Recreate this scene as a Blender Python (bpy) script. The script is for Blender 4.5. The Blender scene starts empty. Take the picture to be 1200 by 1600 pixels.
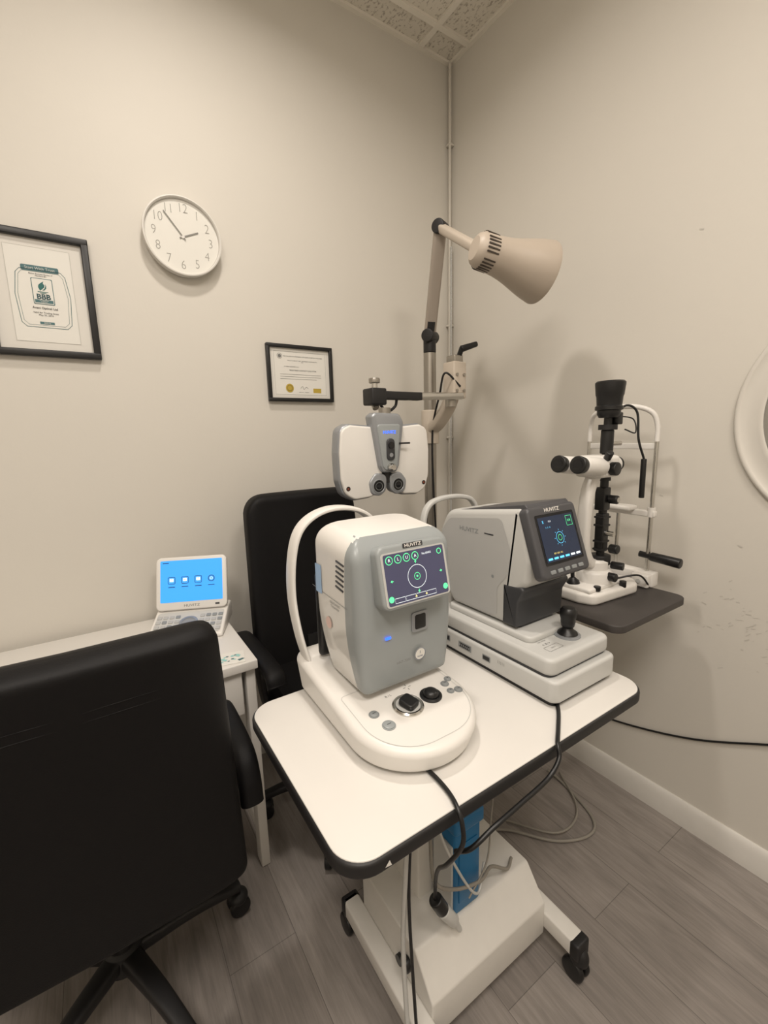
import bpy, bmesh, math, random
from mathutils import Vector, Matrix, Euler
random.seed(4)
C=bpy.context.scene.collection
V=Vector
# ---------------------------------------------------------------- materials
def rgb(r,g,b):
    f=lambda c:(c/255/12.92) if c/255<=0.04045 else ((c/255+0.055)/1.055)**2.4
    return (f(r),f(g),f(b),1)
def MAT(name,col,rough=.5,metal=0,var=.04,scale=30,bump=0,bscale=200,emit=0,coat=0,spec=.5):
    m=bpy.data.materials.new(name); m.use_nodes=True
    nt=m.node_tree; N=nt.nodes; L=nt.links
    b=N['Principled BSDF']
    b.inputs['Roughness'].default_value=rough
    b.inputs['Metallic'].default_value=metal
    b.inputs['Coat Weight'].default_value=coat
    b.inputs['Specular IOR Level'].default_value=spec
    tc=N.new('ShaderNodeTexCoord')
    nz=N.new('ShaderNodeTexNoise'); nz.inputs['Scale'].default_value=scale; nz.inputs['Detail'].default_value=3
    L.new(tc.outputs['Object'],nz.inputs['Vector'])
    mx=N.new('ShaderNodeMix'); mx.data_type='RGBA'
    mx.inputs[6].default_value=tuple(c*(1-var) for c in col[:3])+(1,)
    mx.inputs[7].default_value=tuple(min(1,c*(1+var)) for c in col[:3])+(1,)
    L.new(nz.outputs['Fac'],mx.inputs[0]); L.new(mx.outputs[2],b.inputs['Base Color'])
    if emit:
        b.inputs['Emission Strength'].default_value=emit
        L.new(mx.outputs[2],b.inputs['Emission Color'])
    if bump:
        n2=N.new('ShaderNodeTexNoise'); n2.inputs['Scale'].default_value=bscale
        L.new(tc.outputs['Object'],n2.inputs['Vector'])
        bp=N.new('ShaderNodeBump'); bp.inputs['Strength'].default_value=bump; bp.inputs['Distance'].default_value=.002
        L.new(n2.outputs['Fac'],bp.inputs['Height']); L.new(bp.outputs['Normal'],b.inputs['Normal'])
    return m
WALL=MAT('wall_paint',(.65,.62,.562,1),.6,var=.02,scale=3,bump=.1,bscale=90)
SCUFF=MAT('wall_scuff',(.55,.525,.475,1),.6)
WHITEP=MAT('white_trim',rgb(214,211,205),.45)
WHITE=MAT('white_plastic',rgb(224,221,216),.38,var=.015)
CREAM=MAT('glossy_offwhite_plastic',rgb(212,210,205),.12,var=.015,coat=.4)
WHITE2=MAT('white_laminate',rgb(218,215,210),.4,var=.01)
OFFW=MAT('clock_white',rgb(218,215,209),.5,var=.01)
RINGW=MAT('mirror_frame_paint',rgb(212,208,200),.5,var=.01)
LGREY=MAT('light_grey_plastic',rgb(192,192,189),.4,var=.02)
LGREY2=MAT('grey_side_panel',rgb(176,176,174),.42,var=.02)
MGREY=MAT('mid_grey_plastic',rgb(136,140,141),.42,var=.02)
BGREY=MAT('bluish_grey_plastic',rgb(148,153,154),.33,var=.02)
BEZ=MAT('charcoal_grey_plastic',rgb(72,72,75),.42,var=.04)
DGREY=MAT('dark_grey_plastic',rgb(52,53,56),.45,var=.04)
BEIGE=MAT('beige_enamel',rgb(190,179,165),.45,var=.02)
SHADE=MAT('lamp_shade_enamel',rgb(180,168,154),.45,var=.02)
BEIGEG=MAT('grey_beige_enamel',rgb(156,146,135),.45,var=.02)
BEIGED=MAT('vent_dark',rgb(66,58,50),.5)
BLACK=MAT('black_plastic',rgb(18,18,19),.38,var=.1)
BLACKM=MAT('black_satin',rgb(24,23,24),.5,var=.1)
LEATH=MAT('black_leather',rgb(14,13,14),.55,var=.12,scale=8,bump=.15,bscale=420,spec=.22)
SHELF=MAT('shelf_grey',rgb(62,58,56),.55,var=.04)
CHROME=MAT('chrome',rgb(205,203,198),.2,metal=1,var=.03)
STEEL=MAT('brushed_steel',rgb(165,160,152),.35,metal=.9,var=.05)
SILV=MAT('silver_plastic',rgb(150,153,157),.32,metal=.35,var=.02)
GLASS=MAT('dark_glass',rgb(14,15,20),.08,var=.05)
BLUEP=MAT('blue_plastic',rgb(20,105,155),.4,var=.05)
CABG=MAT('grey_cable',rgb(140,135,126),.5)
PAPER=MAT('paper',rgb(222,220,213),.6,var=.01)
MATB=MAT('mat_board',rgb(216,213,206),.7,var=.01)
MATE=MAT('mat_bevel',rgb(192,190,183),.7,var=.01)
NUM=MAT('numeral_grey',rgb(150,148,141),.5)
HANDG=MAT('clock_hand_grey',rgb(128,126,120),.5)
TEAL=MAT('teal_print',rgb(72,108,112),.6)
TEALD=MAT('dark_teal_print',rgb(36,72,78),.6)
TEALL=MAT('pale_teal_print',rgb(150,200,195),.6)
INK=MAT('black_ink',rgb(48,48,50),.6)
INKG=MAT('grey_ink',rgb(115,115,113),.6)
GOLD=MAT('gold_seal',rgb(190,165,70),.45,metal=.3)
SCRB=MAT('blue_screen',rgb(52,145,228),.3,var=.05,scale=4,emit=.85)
SCRD=MAT('violet_screen',rgb(62,62,84),.25,var=.05,emit=.6)
SCRN=MAT('navy_screen',rgb(28,38,58),.25,var=.05,emit=.5)
GRN=MAT('green_icon',rgb(90,230,150),.4,emit=1.0)
WHT=MAT('white_icon',rgb(225,235,240),.4,emit=.8)
CYN=MAT('cyan_icon',rgb(90,190,235),.4,emit=1.0)
YEL=MAT('yellow_icon',rgb(220,200,110),.4,emit=.8)
NAVY=MAT('navy_icon',rgb(16,50,95),.4,emit=.25)
LED=MAT('blue_led',rgb(40,90,255),.4,emit=2.5)
BLUEL=MAT('pale_blue_patch',rgb(150,185,225),.25)  # pale blue rounded patch on the tonometer housing side
PINK=MAT('pink_label',rgb(225,195,186),.5)
REDD=MAT('red_dot',rgb(120,60,40))
MIRR=MAT('mirror_glass',rgb(200,200,200),.03,metal=1,var=0)

def floor_mat():
    m=bpy.data.materials.new('grey_wood_floor'); m.use_nodes=True
    nt=m.node_tree;N=nt.nodes;L=nt.links;b=N['Principled BSDF']
    tc=N.new('ShaderNodeTexCoord')
    mp=N.new('ShaderNodeMapping'); mp.inputs['Rotation'].default_value=(0,0,math.pi/2)
    L.new(tc.outputs['Object'],mp.inputs['Vector'])
    br=N.new('ShaderNodeTexBrick'); br.inputs['Scale'].default_value=1
    br.inputs['Brick Width'].default_value=1.22; br.inputs['Row Height'].default_value=.18
    br.inputs['Mortar Size'].default_value=.0010; br.offset=.37; br.inputs['Mortar Smooth'].default_value=.3
    br.inputs['Color1'].default_value=(.29,.26,.237,1); br.inputs['Color2'].default_value=(.235,.209,.19,1)
    br.inputs['Mortar'].default_value=(.13,.115,.105,1); br.inputs['Bias'].default_value=0
    L.new(mp.outputs['Vector'],br.inputs['Vector'])
    m2=N.new('ShaderNodeMapping'); m2.inputs['Scale'].default_value=(70,3.2,1)
    L.new(tc.outputs['Object'],m2.inputs['Vector'])
    nz=N.new('ShaderNodeTexNoise'); nz.inputs['Scale'].default_value=1.6; nz.inputs['Detail'].default_value=9; nz.inputs['Roughness'].default_value=.7; nz.inputs['Distortion'].default_value=.7
    L.new(m2.outputs['Vector'],nz.inputs['Vector'])
    m3=N.new('ShaderNodeMapping'); m3.inputs['Scale'].default_value=(11,2.6,1)
    L.new(tc.outputs['Object'],m3.inputs['Vector'])
    n3=N.new('ShaderNodeTexNoise'); n3.inputs['Scale'].default_value=1.3; n3.inputs['Detail'].default_value=5; n3.inputs['Distortion'].default_value=1.6
    L.new(m3.outputs['Vector'],n3.inputs['Vector'])
    cr=N.new('ShaderNodeValToRGB'); cr.color_ramp.elements[0].position=.30; cr.color_ramp.elements[0].color=(.80,.80,.80,1)
    cr.color_ramp.elements[1].position=.70; cr.color_ramp.elements[1].color=(1.14,1.14,1.14,1)
    L.new(nz.outputs['Fac'],cr.inputs[0])
    c3=N.new('ShaderNodeValToRGB'); c3.color_ramp.elements[0].position=.34; c3.color_ramp.elements[0].color=(.84,.84,.84,1)
    c3.color_ramp.elements[1].position=.66; c3.color_ramp.elements[1].color=(1.08,1.08,1.08,1)
    L.new(n3.outputs['Fac'],c3.inputs[0])
    a=N.new('ShaderNodeMix');a.data_type='RGBA';a.blend_type='MULTIPLY';a.inputs[0].default_value=1
    L.new(br.outputs['Color'],a.inputs[6]);L.new(cr.outputs[0],a.inputs[7])
    c=N.new('ShaderNodeMix');c.data_type='RGBA';c.blend_type='MULTIPLY';c.inputs[0].default_value=1
    L.new(a.outputs[2],c.inputs[6]);L.new(c3.outputs[0],c.inputs[7])
    L.new(c.outputs[2],b.inputs['Base Color'])
    b.inputs['Roughness'].default_value=.5
    bp=N.new('ShaderNodeBump');bp.inputs['Strength'].default_value=.12;bp.inputs['Distance'].default_value=.001
    L.new(nz.outputs['Fac'],bp.inputs['Height']);L.new(bp.outputs['Normal'],b.inputs['Normal'])
    return m
def ceil_mat():
    m=bpy.data.materials.new('ceiling_tile'); m.use_nodes=True
    nt=m.node_tree;N=nt.nodes;L=nt.links;b=N['Principled BSDF']
    tc=N.new('ShaderNodeTexCoord')
    nz=N.new('ShaderNodeTexNoise'); nz.inputs['Scale'].default_value=110; nz.inputs['Detail'].default_value=3
    mp=N.new('ShaderNodeMapping'); mp.inputs['Scale'].default_value=(1,.6,1)
    L.new(tc.outputs['Object'],mp.inputs['Vector']);L.new(mp.outputs['Vector'],nz.inputs['Vector'])
    cr=N.new('ShaderNodeValToRGB'); cr.color_ramp.elements[0].position=.34; cr.color_ramp.elements[0].color=(.42,.38,.32,1)
    cr.color_ramp.elements[1].position=.46; cr.color_ramp.elements[1].color=(.72,.68,.60,1)
    L.new(nz.outputs['Fac'],cr.inputs[0]);L.new(cr.outputs[0],b.inputs['Base Color'])
    b.inputs['Roughness'].default_value=.9
    return m
FLOOR=floor_mat(); CEIL=ceil_mat()

# ---------------------------------------------------------------- geometry kit
WL={}
def plM(o,x,y):
    x=V(x).normalized(); y=V(y); z=x.cross(y).normalized(); y=z.cross(x)
    return Matrix(((x.x,y.x,z.x,o[0]),(x.y,y.y,z.y,o[1]),(x.z,y.z,z.z,o[2]),(0,0,0,1)))
def rpoly(pts,rad,n=8):
    out=[]; k=len(pts)
    if not hasattr(rad,'__len__'): rad=[rad]*k
    for i in range(k):
        p=V(pts[i]); a=V(pts[i-1]); b=V(pts[(i+1)%k]); r=rad[i]
        if r<=1e-6: out.append(tuple(p)); continue
        da=(a-p).normalized(); db=(b-p).normalized()
        ang=math.acos(max(-1,min(1,da.dot(db)))); d=r/math.tan(ang/2)
        d=min(d,(a-p).length*.499,(b-p).length*.499); r2=d*math.tan(ang/2)
        bis=(da+db).normalized(); c=p+bis*(r2/math.sin(ang/2))
        s=p+da*d-c; e=p+db*d-c
        a0=math.atan2(s.y,s.x); a1=math.atan2(e.y,e.x); dd=a1-a0
        while dd>math.pi: dd-=2*math.pi
        while dd<-math.pi: dd+=2*math.pi
        for j in range(n+1):
            t=a0+dd*j/n; out.append((c.x+r2*math.cos(t),c.y+r2*math.sin(t)))
    return out
def rrect(x0,y0,x1,y1,r,n=8): return rpoly([(x0,y0),(x1,y0),(x1,y1),(x0,y1)],r,n)
def catmull(pts,k=8):
    pts=[V(p) for p in pts]
    if len(pts)<3: return pts
    P=[2*pts[0]-pts[1]]+pts+[2*pts[-1]-pts[-2]]; out=[]
    for i in range(1,len(P)-2):
        for j in range(k):
            t=j/k; a,b,c,d=P[i-1],P[i],P[i+1],P[i+2]
            out.append(.5*((2*b)+(c-a)*t+(2*a-5*b+4*c-d)*t*t+(-a+3*b-3*c+d)*t**3))
    out.append(pts[-1]); return out
def se(a,p):
    c=math.cos(a);q=math.sin(a)
    return (math.copysign(abs(c)**(2/p),c),math.copysign(abs(q)**(2/p),q))
class Part:
    def __init__(s,name,parent=None,label=None,M=None,cat=None,kind=None,group=None):
        s.name=name;s.parent=parent;s.label=label;s.M=M;s.cat=cat;s.kind=kind;s.group=group
        s.bm=bmesh.new();s.mats=[]
    def mi(s,m):
        if m not in s.mats: s.mats.append(m)
        return s.mats.index(m)
    def add(s,b,m,M=None,fn=None,rec=True):
        if rec: bmesh.ops.recalc_face_normals(b,faces=b.faces)
        if m is not None:
            i=s.mi(m)
            for f in b.faces: f.material_index=i
        if fn:
            for v in b.verts: v.co=V(fn(v.co))
        if M is not None: bmesh.ops.transform(b,matrix=M,verts=b.verts)
        me=bpy.data.meshes.new('t'); b.to_mesh(me); b.free()
        s.bm.from_mesh(me); bpy.data.meshes.remove(me); return s
    def box(s,c,sz,m,bev=0,seg=3,rot=None,M=None,fn=None):
        b=bmesh.new(); bmesh.ops.create_cube(b,size=1)
        bmesh.ops.scale(b,vec=sz,verts=b.verts)
        if bev: bmesh.ops.bevel(b,geom=b.edges[:],offset=min(bev,min(sz)*.49),segments=seg,profile=.5,affect='EDGES')
        T=Matrix.Translation(c)
        if rot: T=T@Euler(rot).to_matrix().to_4x4()
        if M is not None: T=M@T
        return s.add(b,m,T,fn)
    def bx(s,lo,hi,m,bev=0,**k):
        lo=V(lo);hi=V(hi); return s.box((lo+hi)/2,tuple(abs(q) for q in (hi-lo)),m,bev,**k)
    def cyl(s,p0,p1,r0,m,r1=None,bev=0,n=32,M=None):
        p0=V(p0);p1=V(p1); r1=r0 if r1 is None else r1
        b=bmesh.new(); L=(p1-p0).length
        bmesh.ops.create_cone(b,cap_ends=True,segments=n,radius1=r0,radius2=r1,depth=L)
        if bev:
            e=[e for e in b.edges if abs(e.verts[0].co.z-e.verts[1].co.z)<1e-7]
            bmesh.ops.bevel(b,geom=e,offset=bev,segments=3,profile=.5,affect='EDGES')
        q=V((0,0,1)).rotation_difference((p1-p0).normalized()).to_matrix().to_4x4()
        T=Matrix.Translation((p0+p1)/2)@q
        if M is not None: T=M@T
        return s.add(b,m,T)
    def sph(s,c,r,m,M=None,n=24):
        if not hasattr(r,'__len__'): r=(r,r,r)
        b=bmesh.new(); bmesh.ops.create_uvsphere(b,u_segments=n,v_segments=n//2,radius=1)
        bmesh.ops.scale(b,vec=r,verts=b.verts)
        T=Matrix.Translation(c)
        if M is not None: T=M@T
        return s.add(b,m,T)
    def prism(s,pts,z0,z1,m,bev=0,seg=3,M=None,fn=None,top=True,bot=True):
        b=bmesh.new(); vs=[b.verts.new((p[0],p[1],z0)) for p in pts]
        f=b.faces.new(vs); r=bmesh.ops.extrude_face_region(b,geom=[f])
        nv=[g for g in r['geom'] if isinstance(g,bmesh.types.BMVert)]
        bmesh.ops.translate(b,vec=(0,0,z1-z0),verts=nv)
        bmesh.ops.recalc_face_normals(b,faces=b.faces)
        if bev:
            e=[e for e in b.edges if (abs(e.verts[0].co.z-e.verts[1].co.z)<1e-7) and ((top and abs(e.verts[0].co.z-z1)<1e-6) or (bot and abs(e.verts[0].co.z-z0)<1e-6))]
            bmesh.ops.bevel(b,geom=e,offset=bev,segments=seg,profile=.5,affect='EDGES',clamp_overlap=False)
        return s.add(b,m,M,fn)
    def side(s,yz,x0,x1,m,bev=0,seg=4,fn=None,M=None):
        T=Matrix(((0,0,1,0),(1,0,0,0),(0,1,0,0),(0,0,0,1)))
        if M is not None: T=M@T
        return s.prism(yz,x0,x1,m,bev,seg,T)
    def rings(s,R,m,cap=True,M=None,closed=False,mf=None):
        b=bmesh.new(); vs=[[b.verts.new(p) for p in r] for r in R]; n=len(R[0])
        rng=range(len(R)) if closed else range(len(R)-1)
        for i in rng:
            A=vs[i];B=vs[(i+1)%len(R)]
            for j in range(n): b.faces.new((A[j],A[(j+1)%n],B[(j+1)%n],B[j]))
        if cap and not closed: b.faces.new(vs[0][::-1]); b.faces.new(vs[-1])
        if mf:
            for f in b.faces: f.material_index=s.mi(mf(f.calc_center_median()))
            m=None
        return s.add(b,m,M)
    def tube(s,pts,r,m,n=10,k=8,M=None,sm=True,closed=False):
        pts=catmull(pts,k) if sm else [V(p) for p in pts]
        R=[];up=None
        for i,p in enumerate(pts):
            if closed: t=(pts[(i+1)%len(pts)]-pts[i-1]).normalized()
            else: t=(pts[min(i+1,len(pts)-1)]-pts[max(i-1,0)]).normalized()
            if up is None: up=t.orthogonal().normalized()
            up=(up-t*up.dot(t)).normalized(); w=t.cross(up)
            rr=r(i/(len(pts)-1)) if callable(r) else r
            R.append([p+(up*math.cos(a)+w*math.sin(a))*rr for a in [2*math.pi*j/n for j in range(n)]])
        return s.rings(R,m,M=M,closed=closed)
    def band(s,pts,w,t,ax,m,k=8,M=None,p=3.5,n=20,sm=True):
        pts=catmull(pts,k) if sm else [V(q) for q in pts]; ax=V(ax).normalized(); R=[]
        for i,q in enumerate(pts):
            tg=(pts[min(i+1,len(pts)-1)]-pts[max(i-1,0)]).normalized()
            a2=tg.cross(ax).normalized()
            u=i/(len(pts)-1); ww=(w(u) if callable(w) else w)/2; tt=(t(u) if callable(t) else t)/2
            R.append([q+ax*ww*se(a,p)[0]+a2*tt*se(a,p)[1] for a in [2*math.pi*j/n for j in range(n)]])
        return s.rings(R,m,M=M)
    def lathe(s,prof,m,M=None,n=40):
        b=bmesh.new(); R=[]
        for r,z in prof:
            if r<1e-6: R.append([b.verts.new((0,0,z))])
            else: R.append([b.verts.new((r*math.cos(2*math.pi*j/n),r*math.sin(2*math.pi*j/n),z)) for j in range(n)])
        for A,B in zip(R,R[1:]):
            for j in range(n):
                k=(j+1)%n
                if len(A)==1 and len(B)==1: continue
                if len(A)==1: b.faces.new((A[0],B[j],B[k]))
                elif len(B)==1: b.faces.new((A[j],A[k],B[0]))
                else: b.faces.new((A[j],A[k],B[k],B[j]))
        return s.add(b,m,M)
    def poly(s,M,pts,m,z=.0006):
        b=bmesh.new(); b.faces.new([b.verts.new((p[0],p[1],z)) for p in pts]); return s.add(b,m,M,rec=False)
    def rect(s,M,x,y,w,h,m,z=.0006,r=0):
        pts=rrect(x-w/2,y-h/2,x+w/2,y+h/2,r,5) if r else [(x-w/2,y-h/2),(x+w/2,y-h/2),(x+w/2,y+h/2),(x-w/2,y+h/2)]
        return s.poly(M,pts,m,z)
    def disc(s,M,x,y,r,m,z=.0006,n=32):
        return s.poly(M,[(x+r*math.cos(2*math.pi*j/n),y+r*math.sin(2*math.pi*j/n)) for j in range(n)],m,z)
    def loop(s,M,pts,w,m,z=.0008):
        b=bmesh.new(); n=len(pts); I=[];O=[]
        for i in range(n):
            p=V(pts[i]); t=(V(pts[(i+1)%n])-V(pts[i-1])); nn=V((t.y,-t.x)).normalized()
            O.append(b.verts.new((p.x+nn.x*w/2,p.y+nn.y*w/2,z))); I.append(b.verts.new((p.x-nn.x*w/2,p.y-nn.y*w/2,z)))
        for i in range(n): b.faces.new((O[i],O[(i+1)%n],I[(i+1)%n],I[i]))
        return s.add(b,m,M,rec=False)
    def ring(s,M,x,y,r,w,m,z=.0008,n=36):
        return s.loop(M,[(x+r*math.cos(2*math.pi*j/n),y+r*math.sin(2*math.pi*j/n)) for j in range(n)],w,m,z)
    def seg(s,M,a,b_,w,m,z=.0008):
        a=V(a);b_=V(b_);d=(b_-a).normalized();n=V((-d.y,d.x))*w/2
        return s.poly(M,[a+n,a-n,b_-n,b_+n],m,z)
    def text(s,M,txt,x,y,size,m,z=.001,al='CENTER',bold=0,sx=1):
        cu=bpy.data.curves.new('t','FONT');cu.body=txt;cu.size=size;cu.align_x=al;cu.align_y='CENTER';cu.resolution_u=3;cu.offset=bold
        ob=bpy.data.objects.new('t',cu);C.objects.link(ob)
        me=bpy.data.meshes.new_from_object(ob.evaluated_get(bpy.context.evaluated_depsgraph_get()))
        b=bmesh.new();b.from_mesh(me);bpy.data.objects.remove(ob);bpy.data.meshes.remove(me);bpy.data.curves.remove(cu)
        return s.add(b,m,M@Matrix.Translation((x,y,z))@Matrix.Diagonal((sx,1,1,1)),rec=False)
    def done(s,ang=38):
        if s.M is not None: bmesh.ops.transform(s.bm,matrix=s.M,verts=s.bm.verts)
        me=bpy.data.meshes.new(s.name); s.bm.to_mesh(me); s.bm.free()
        for m in s.mats: me.materials.append(m)
        lo=V([min(v.co[i] for v in me.vertices) for i in range(3)]);hi=V([max(v.co[i] for v in me.vertices) for i in range(3)])
        c=(lo+hi)/2
        if s.parent is None and s.kind!='structure': c.z=lo.z
        if s.kind=='structure': c=V((0,0,0))
        me.transform(Matrix.Translation(-c))
        me.polygons.foreach_set('use_smooth',[True]*len(me.polygons)); me.set_sharp_from_angle(angle=math.radians(ang))
        o=bpy.data.objects.new(s.name,me);C.objects.link(o); WL[o.name]=c
        if s.parent: o.parent=s.parent; o.location=c-WL[s.parent.name]
        else: o.location=c
        if s.label:o['label']=s.label
        if s.cat:o['category']=s.cat
        if s.kind:o['kind']=s.kind
        if s.group:o['group']=s.group
        return o
def thing(name,loc,label,cat,group=None):
    o=bpy.data.objects.new(name,None);C.objects.link(o);o.location=loc;o.empty_display_size=.05
    o['label']=label;o['category']=cat
    if group:o['group']=group
    WL[o.name]=V(loc);return o
X_=(1,0,0);Y_=(0,1,0);Z_=(0,0,1)

# ---------------------------------------------------------------- camera
CAM=V((-1.581,-1.774,1.371))
right=V((.8356,-.5496,-.02498));down=V((-.1148,-.1284,-.98482));fwd=V((.5372,.8255,-.17184)).normalized()
right=(right-fwd*right.dot(fwd)).normalized();down=fwd.cross(right)
cd=bpy.data.cameras.new('camera');cam=bpy.data.objects.new('camera',cd);C.objects.link(cam)
R=Matrix((right,-down,-fwd)).transposed().to_4x4(); cam.matrix_world=Matrix.Translation(CAM)@R
cd.sensor_fit='VERTICAL';cd.sensor_height=24;cd.lens=24*688/1600;cd.clip_start=.02
bpy.context.scene.camera=cam
# ---------------------------------------------------------------- room
H=3.04; RX=-3.3; RY=-3.5
def st(name): return Part(name,kind='structure')
st('floor').bx((RX,RY,-.1),(0,0,0),FLOOR).done()
st('wall_left').bx((RX-.1,0,-.1),(.1,.1,H+.1),WALL).done()
p=st('wall_right'); p.bx((0,RY-.1,-.1),(.1,0,H+.1),WALL)
W=plM((0,0,0),(0,-1,0),Z_)
for i in range(46):
    u,v=random.gauss(1.31,.055),random.gauss(.76,.07); l=random.uniform(.004,.016); a=random.uniform(-.4,.9); d=V((math.cos(a),math.sin(a)))*l
    p.seg(W,V((u,v))-d/2,V((u,v))+d/2,random.uniform(.001,.003),SCUFF,.0004+i*.00001)
for (u,v) in [(1.02,1.16),(1.05,1.15),(1.03,.70),(1.10,1.95),(1.28,1.02)]: p.seg(W,(u,v),(u+.012,v-.004),.004,SCUFF,.0009)
p.done()
st('wall_back').bx((RX-.1,RY-.1,-.1),(0,RY,H+.1),WALL).done()
st('wall_side').bx((RX-.1,RY,-.1),(RX,0,H+.1),WALL).done()
c=st('ceiling'); c.bx((RX,RY,H),(0,0,H+.1),CEIL)
BAR=MAT('ceiling_grid_metal',rgb(232,227,216),.5)
x=-.186
while x>RX: c.bx((x-.012,RY,H-.010),(x+.012,0,H+.001),BAR); x-=.61
y=-.131
while y>RY: c.bx((RX,y-.012,H-.0104),(0,y+.012,H+.001),BAR); y-=.61
c.bx((RX,-.018,H-.0108),(0,0,H+.001),BAR); c.bx((-.018,RY,H-.0112),(0,0,H+.001),BAR)
c.done()
def bb(name,prof,M,l0,l1):
    p=st(name); p.prism(prof,l0,l1,WHITEP,M=M); p.done()
prof=[(0,0),(.016,0),(.016,.065),(.012,.075),(.010,.086),(.004,.092),(0,.092)]
bb('baseboard_right',prof,Matrix(((-1,0,0,0),(0,0,1,0),(0,1,0,0),(0,0,0,1))),RY,0)
bb('baseboard_left',prof,Matrix(((0,0,1,0),(-1,0,0,0),(0,1,0,0),(0,0,0,1))),RX,0)
CND=MAT('painted_conduit',rgb(208,203,193),.55)
p=Part('wall_conduit',label='thin painted cable conduit running down the wall corner',cat='conduit')
p.cyl((-.023,-.023,.001),(-.023,-.023,H-.012),.0065,CND,n=16)
for z in (2.70,1.9,1.35): p.box((-.016,-.016,z),(.028,.028,.010),CND,.003)
p.done()
p=Part('flexible_cable',label='ribbed white flexible cable hanging in the wall corner',cat='cable')
prf=[]
z=.001
while z<2.25: prf+=[(.0035,z),(.0055,z+.003),(.0035,z+.006)]; z+=.0065
p.lathe([(0,.001)]+prf+[(0,z)],LGREY,Matrix.Translation((-.027,-.038,0)),n=10); p.done()

# ---------------------------------------------------------------- clock
cx,cz=-1.238,2.055; t=thing('wall_clock',(cx,0,cz),'round white wall clock with thin grey numerals and hands','clock')
W=plM((cx,0,cz),X_,Z_)
p=Part('clock_case',t); p.lathe([(0,.001),(.117,.001),(.122,.008),(.125,.036),(.1245,.042),(.121,.043),(.118,.040),(.117,.030),(0,.030)],OFFW,W,n=72); p.done(30)
W=plM((cx,-.004,cz),X_,Z_)
p=Part('dial',t)
p.lathe([(0,.0262),(.1165,.0262),(.1165,.0268),(0,.0268)],PAPER,W,n=64)
for i in range(1,13):
    a=math.radians(90-30*i-4); p.text(W,str(i),.090*math.cos(a),.090*math.sin(a),.042,NUM,z=.0273,bold=-.0007,sx=.82)
p.done()
def hand(nm,deg,l,w,z,back=.012):
    a=math.radians(90-deg); d=V((math.cos(a),math.sin(a)))
    q=Part(nm,t); q.seg(W,-d*back,d*l,w,HANDG,z); q.disc(W,0,0,w*1.3,OFFW,z+.0003); q.done()
hand('hour_hand',66,.055,.0045,.029); hand('minute_hand',322,.090,.0035,.030)

# ---------------------------------------------------------------- frames
def frame(nm,lab,x0,x1,z0,z1,fw,dep):
    cx,cz=(x0+x1)/2,(z0+z1)/2
    t=thing(nm,(cx,0,cz),lab,'picture frame'); W=plM((cx,0,cz),X_,Z_); w,h=(x1-x0),(z1-z0)
    p=Part('frame',t)
    p.box((0,h/2-fw/2,dep/2+.001),(w,fw,dep),BLACK,.003,M=W);p.box((0,-h/2+fw/2,dep/2+.001),(w,fw,dep),BLACK,.003,M=W)
    p.box((-w/2+fw/2,0,dep/2+.001),(fw,h-fw*1.5,dep),BLACK,.003,M=W);p.box((w/2-fw/2,0,dep/2+.001),(fw,h-fw*1.5,dep),BLACK,.003,M=W)
    p.box((0,0,.003),(w-fw,h-fw,.004),BLACKM,M=W)
    p.done(); return t,W,w,h
t,W,w,h=frame('picture_frame','black wooden frame with white mat holding a teal accreditation plaque print',-1.792,-1.520,1.636,1.994,.020,.022)
p=Part('mat_board',t)
p.box((0,0,.008),(w-.035,h-.035,.003),MATB,M=W)
p.rect(W,.004,0,.160,.270,PAPER,.0101); p.loop(W,[(-.076,-.135),(.084,-.135),(.084,.135),(-.076,.135)],.0018,MATE,.0104); p.done()
W=plM((-1.651,0,1.815),X_,Z_)
p=Part('plaque_print',t); z=.0108
def oct_(): return [(-.05,-.092),(.05,-.092),(.062,-.080),(.068,0.0),(.060,.06),(.05,.072),(-.05,.072),(-.06,.06),(-.068,0.0),(-.062,-.080)]
p.loop(W,oct_(),.0014,TEAL,z); p.loop(W,[(q[0]*.9,q[1]*.93) for q in oct_()],.0008,TEAL,z)
p.rect(W,0,.076,.092,.016,TEAL,z,r=.004); p.text(W,'Start With Trust',0,.076,.0108,PAPER,z+.0004,bold=-.0001)
p.text(W,'Better Business Bureau of\nMainland BC',0,.058,.0055,INK,z+.0004)
p.rect(W,0,.012,.052,.074,TEAL,z+.0002,r=.003); p.rect(W,0,.012,.0485,.0705,PAPER,z+.0004,r=.003)
fl=[(-.006,.012),(-.001,.016),(.004,.021),(.005,.026),(.002,.031),(.004,.036),(-.003,.031),(-.008,.026),(-.009,.02)]
sc=lambda L_:[(a*1.15,(b-.02)*1.15+.023) for a,b in L_]
GRT=MAT('green_teal_print',rgb(40,100,96),.6)
p.poly(W,sc(fl),GRT,z+.0008); p.poly(W,sc([(.004,.014),(.008,.019),(.0085,.025),(.0065,.03),(.0068,.024),(.004,.018),(-.001,.013)]),GRT,z+.0008)
p.rect(W,0,.0105,.026,.0022,GRT,z+.0008); p.rect(W,0,.0070,.016,.0018,GRT,z+.0008)
p.text(W,'BBB',0,-.004,.0205,TEALD,z+.0008,bold=.0007); p.rect(W,0,-.0165,.045,.009,TEAL,z+.0008); p.text(W,'ACCREDITED\nBUSINESS',0,-.0165,.0038,PAPER,z+.0012)
p.text(W,'Avani Optical Ltd',0,-.036,.0088,INK,z+.0004,bold=.0001); p.text(W,'Valid for Trading Since\nMay 25, 2016',0,-.053,.0068,INK,z+.0004)
p.rect(W,0,-.079,.036,.007,TEAL,z,r=.001); p.text(W,'BBB.org',0,-.079,.005,PAPER,z+.0005)
p.done()
t,W,w,h=frame('certificate_frame','small black frame holding a cream certificate with gold seals',-.968,-.682,1.517,1.740,.014,.02)
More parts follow.
